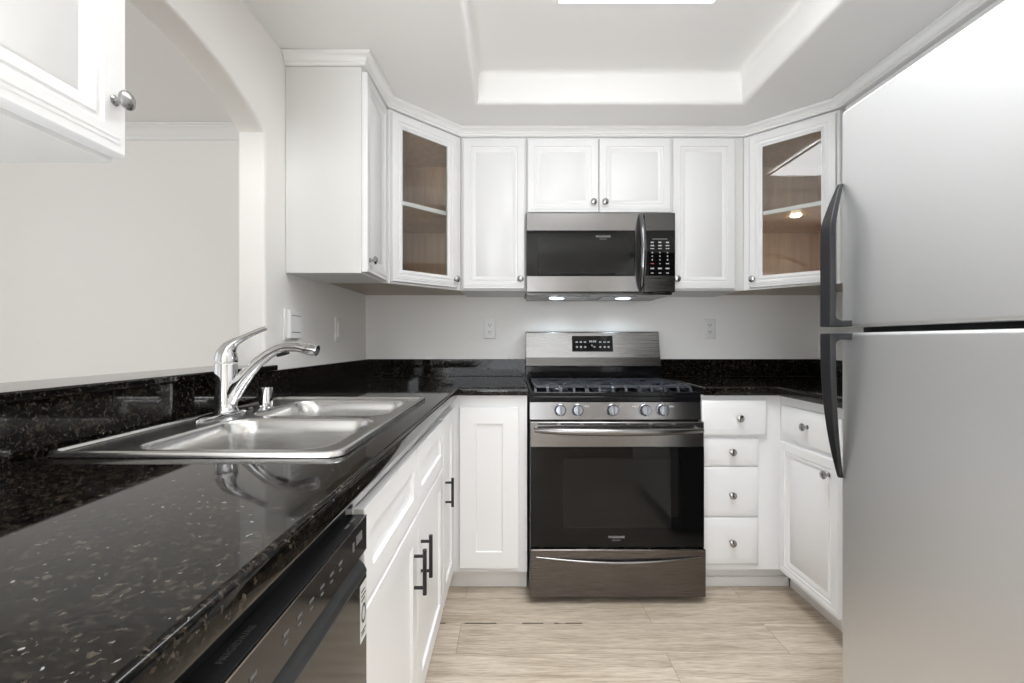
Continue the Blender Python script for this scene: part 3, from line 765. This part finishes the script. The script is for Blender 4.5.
ag = MB().lathe([(0.0, 0), (0.0225, 0), (0.0225, 0.003), (0.0185, 0.005), (0.0185, 0.058), (0.017, 0.062), (0.0, 0.063)], (0, 0, 0), (0, 0, 1), 28).build('air_gap_cap', 'chrome', None, True)
ag.location = (-0.722, 1.335, CZ1+0.0062)
tag(ag, 'small chrome air gap cylinder behind the sink beside the faucet', 'air gap')

# ------------------------------------------------------------------ dishwasher
def dishwasher():
    t = thing('dishwasher', 'black stainless dishwasher under the near end of the counter', 'dishwasher', (-0.2505, 0.186, 0), PI/2)
    w = 0.598
    MB().box(0.004, w-0.004, 0.035, 0.570, 0.10, 0.866).build('tub', 'satin_black', t)
    MB().box(0.004, w-0.004, 0.075, 0.090, 0, 0.0995).build('toe_kick', 'satin_black', t)
    # fascia: top face, front face with icons, undercut finger pocket
    fp = MB().prism([(0.034, 0.842), (0.0015, 0.842), (0.0, 0.8405), (0.0, 0.784), (0.014, 0.772), (0.034, 0.772)], 0.001, w-0.001, 'x').build('control_panel', 'dishwasher_panel', t)
    MB().box(0.002, w-0.002, 0.0032, 0.0335, 0.8421, 0.8428).build('panel_top', 'dishwasher_top', fp)
    MB().box(0.001, w-0.001, -0.0004, 0.0014, 0.8402, 0.8424).build('trim_edge', 'nickel', fp)
    dr = MB().prism([(0.034, 0.771), (0.017, 0.771), (0.014, 0.766), (0.004, 0.756), (0.0, 0.748), (0.0, 0.115), (0.034, 0.115)], 0.001, w-0.001, 'x').build('door', 'dishwasher_panel', t)
    MB().prism([(0.0165, 0.7715), (0.0135, 0.7668), (0.0035, 0.7568), (-0.0006, 0.7480), (-0.0006, 0.744), (0.001, 0.744), (0.001, 0.7475), (0.005, 0.7555), (0.018, 0.7705)], 0.001, w-0.001, 'x').build('grip', 'dishwasher_top', dr)
    # icons on the fascia, reading along the front
    ic = MB()
    for i in range(12):
        x = 0.12+i*0.032
        if i in (5,): continue
        ic.box(x, x+0.012, -0.0008, 0.0004, 0.815, 0.8185); ic.box(x+0.001, x+0.009, -0.0008, 0.0004, 0.806, 0.8085)
    ic.box(0.545, 0.572, -0.0008, 0.0004, 0.812, 0.826); ic.box(0.528, 0.536, -0.0008, 0.0004, 0.808, 0.822)
    ic.build('icon_print', 'print_faint', fp)
    text_mesh('logo_lettering', 'FRIGIDAIRE', 0.0105, 'print_faint', fp, (0.262, 0.020, 0.8430), (0, 0, 0), 0.0002, 1.1)
    for x in (0.535, 0.560): MB().box(x, x+0.018, 0.012, 0.016, 0.8429, 0.8432).build('panel_mark', 'print_grey', fp)
    st = MB().box(w-0.034, w-0.003, -0.0008, 0.0002, 0.640, 0.735).build('sticker', 'label_white', dr)
    mk = MB()
    mk.loft([[(w-0.0185+r*math.cos(a), y, 0.684+r*math.sin(a)*1.5) for a in [2*PI*i/24 for i in range(24)]] for r, y in ((0.011, -0.0009), (0.011, -0.0012), (0.0075, -0.0012), (0.0075, -0.0009), (0.011, -0.0009))], False, False)
    for k, zz in enumerate((0.722, 0.714, 0.707, 0.655, 0.650)): mk.box(w-0.030, w-(0.008 if k % 2 else 0.013), -0.0012, -0.0007, zz, zz+0.0028)
    mk.build('sticker_print', 'satin_black', st)
    return t
dishwasher()

# ------------------------------------------------------------------ refrigerator
def fridge():
    t = thing('refrigerator', 'stainless steel top-freezer refrigerator with dark grey curved handles', 'refrigerator', (0.93, 0.457, 0), 0)
    D = 0.83
    MB().box(0.062, 0.845, 0.004, D-0.004, 0.02, 1.776).build('body', 'handle_grey', t, bevel=0.004)
    MB().box(0.055, 0.0615, 0.012, D-0.012, 0.10, 1.77).build('gasket', 'matte_black', t)
    MB().box(0.05, 0.0615, 0.01, D-0.01, 0.02, 0.095).build('kick_grille', 'satin_black', t)
    gz0, gz1 = H+0.0242, H+0.0392
    lo = MB().box(0, 0.054, 0, D, 0.10, gz0).build('refrigerator_door', 'fridge_steel', t, bevel=0.010, seg=4)
    up = MB().box(0, 0.054, 0, D, gz1, 1.788).build('freezer_door', 'fridge_steel', t, bevel=0.010, seg=4)
    def handle(par, zend, zjoin, s):
        n = 24; loops = []; Lz = zend-zjoin
        for i in range(n+1):
            k = i/n; z = zjoin+Lz*k
            e = max(0, (k-0.68)/0.32)**1.2 if s > 0 else k**2.4
            xo = -0.060+0.049*e; xi = xo+0.0165-0.0055*e
            ya, yb = D-0.043+0.031*e, D-0.001
            loops.append([(xo, ya, z), (xi, ya, z), (xi, yb, z), (xo, yb, z)])
        mb = MB().loft(loops)
        mb.prism([(-0.044, zjoin+s*0.030), (-0.040, zjoin+s*0.021), (-0.028, zjoin+s*0.0165), (0.003, zjoin+s*0.0165), (0.003, zjoin), (-0.046, zjoin)], D-0.043, D-0.001, 'y')
        h = mb.build('handle', 'handle_grey', par, bevel=0.002)
        return h
    handle(up, 1.583, gz1+0.002, 1)
    handle(lo, 0.757, gz0-0.002, -1)
    MB().box(0.006, 0.10, 0.02, 0.09, 1.789, 1.803).build('hinge_cover', 'satin_black', t, bevel=0.003)
    return t
fridge()

# ------------------------------------------------------------------ outlets and wall devices
def outlet(label, x, z):
    t = thing('wall_outlet', label, 'outlet', (x, YB-0.0005, z), 0, 'electrical outlets on the back wall')
    MB().panel(-0.036, -0.058, 0.072, 0.116, [(0, 0.004), (0.002, 0.001), (0.005, 0.0)], 0.006, -0.0065).build('cover_plate', 'white_plastic', t, True)
    for zz in (0.020, -0.020):
        r = MB().lathe([(0.0, 0), (0.0165, 0), (0.0165, 0.0015), (0.0, 0.0018)], (0, -0.0060, zz), (0, -1, 0), 20).build('receptacle', 'white_plastic', t, True)
        s = MB()
        for dx in (-0.0065, 0.0065): s.box(dx-0.0013, dx+0.0013, -0.0086, -0.0072, zz-0.001, zz+0.009)
        s.lathe([(0.0026, 0), (0.0026, 0.0012)], (0, -0.0074, zz-0.0075), (0, -1, 0), 10)
        s.build('slot_groove', 'handle_grey', r)
    return t
outlet('white duplex outlet on the back wall to the left of the range', -0.130, 1.214)
outlet('white duplex outlet on the back wall to the right of the range', 1.158, 1.214)
t = thing('light_switch', 'white wall switch plate under the left corner cabinet', 'switch', (XL+0.0005, 2.235, 1.198), PI/2)
MB().panel(-0.036, -0.058, 0.072, 0.116, [(0, 0.004), (0.002, 0.001), (0.005, 0.0)], 0.006, -0.0065).build('cover_plate', 'white_plastic', t, True)
MB().box(-0.016, 0.016, -0.0095, -0.0060, -0.033, 0.033).build('rocker', 'white_plastic', t, bevel=0.0015)
t = thing('plug_in_device', 'white plug-in box on a wall plate between the arch and the corner', 'adapter', (XL+0.0005, 1.758, 1.204), PI/2)
MB().panel(-0.055, -0.060, 0.110, 0.120, [(0, 0.004), (0.002, 0.001), (0.005, 0.0)], 0.006, -0.0065).build('cover_plate', 'white_plastic', t, True)
MB().box(-0.047, 0.047, -0.024, -0.0066, -0.054, 0.054).build('housing', 'white_plastic', t, bevel=0.005, seg=3)
MB().box(-0.036, 0.036, -0.0246, -0.0238, -0.030, -0.0275).box(-0.036, 0.036, -0.0246, -0.0238, 0.034, 0.036).build('slot_groove', 'handle_grey', t)

# ------------------------------------------------------------------ ceiling light in the tray
t = thing('ceiling_light', 'bright flat rectangular ceiling light in the recessed tray', 'lamp', (0.442, 1.05, ZT-0.001), 0)
MB().frame(-0.285, -0.580, 0.57, 1.16, [(0, 0), (0.009, 0.0)], 0.012).build('frame', 'trim_paint', t)
fo = t.children[0]; fo.rotation_euler = (-PI/2, 0, 0); fo.location = (0, 0, -0.012)
MB().box(-0.275, 0.275, -0.570, 0.570, -0.016, -0.003).build('diffuser', 'light_diffuser', t)
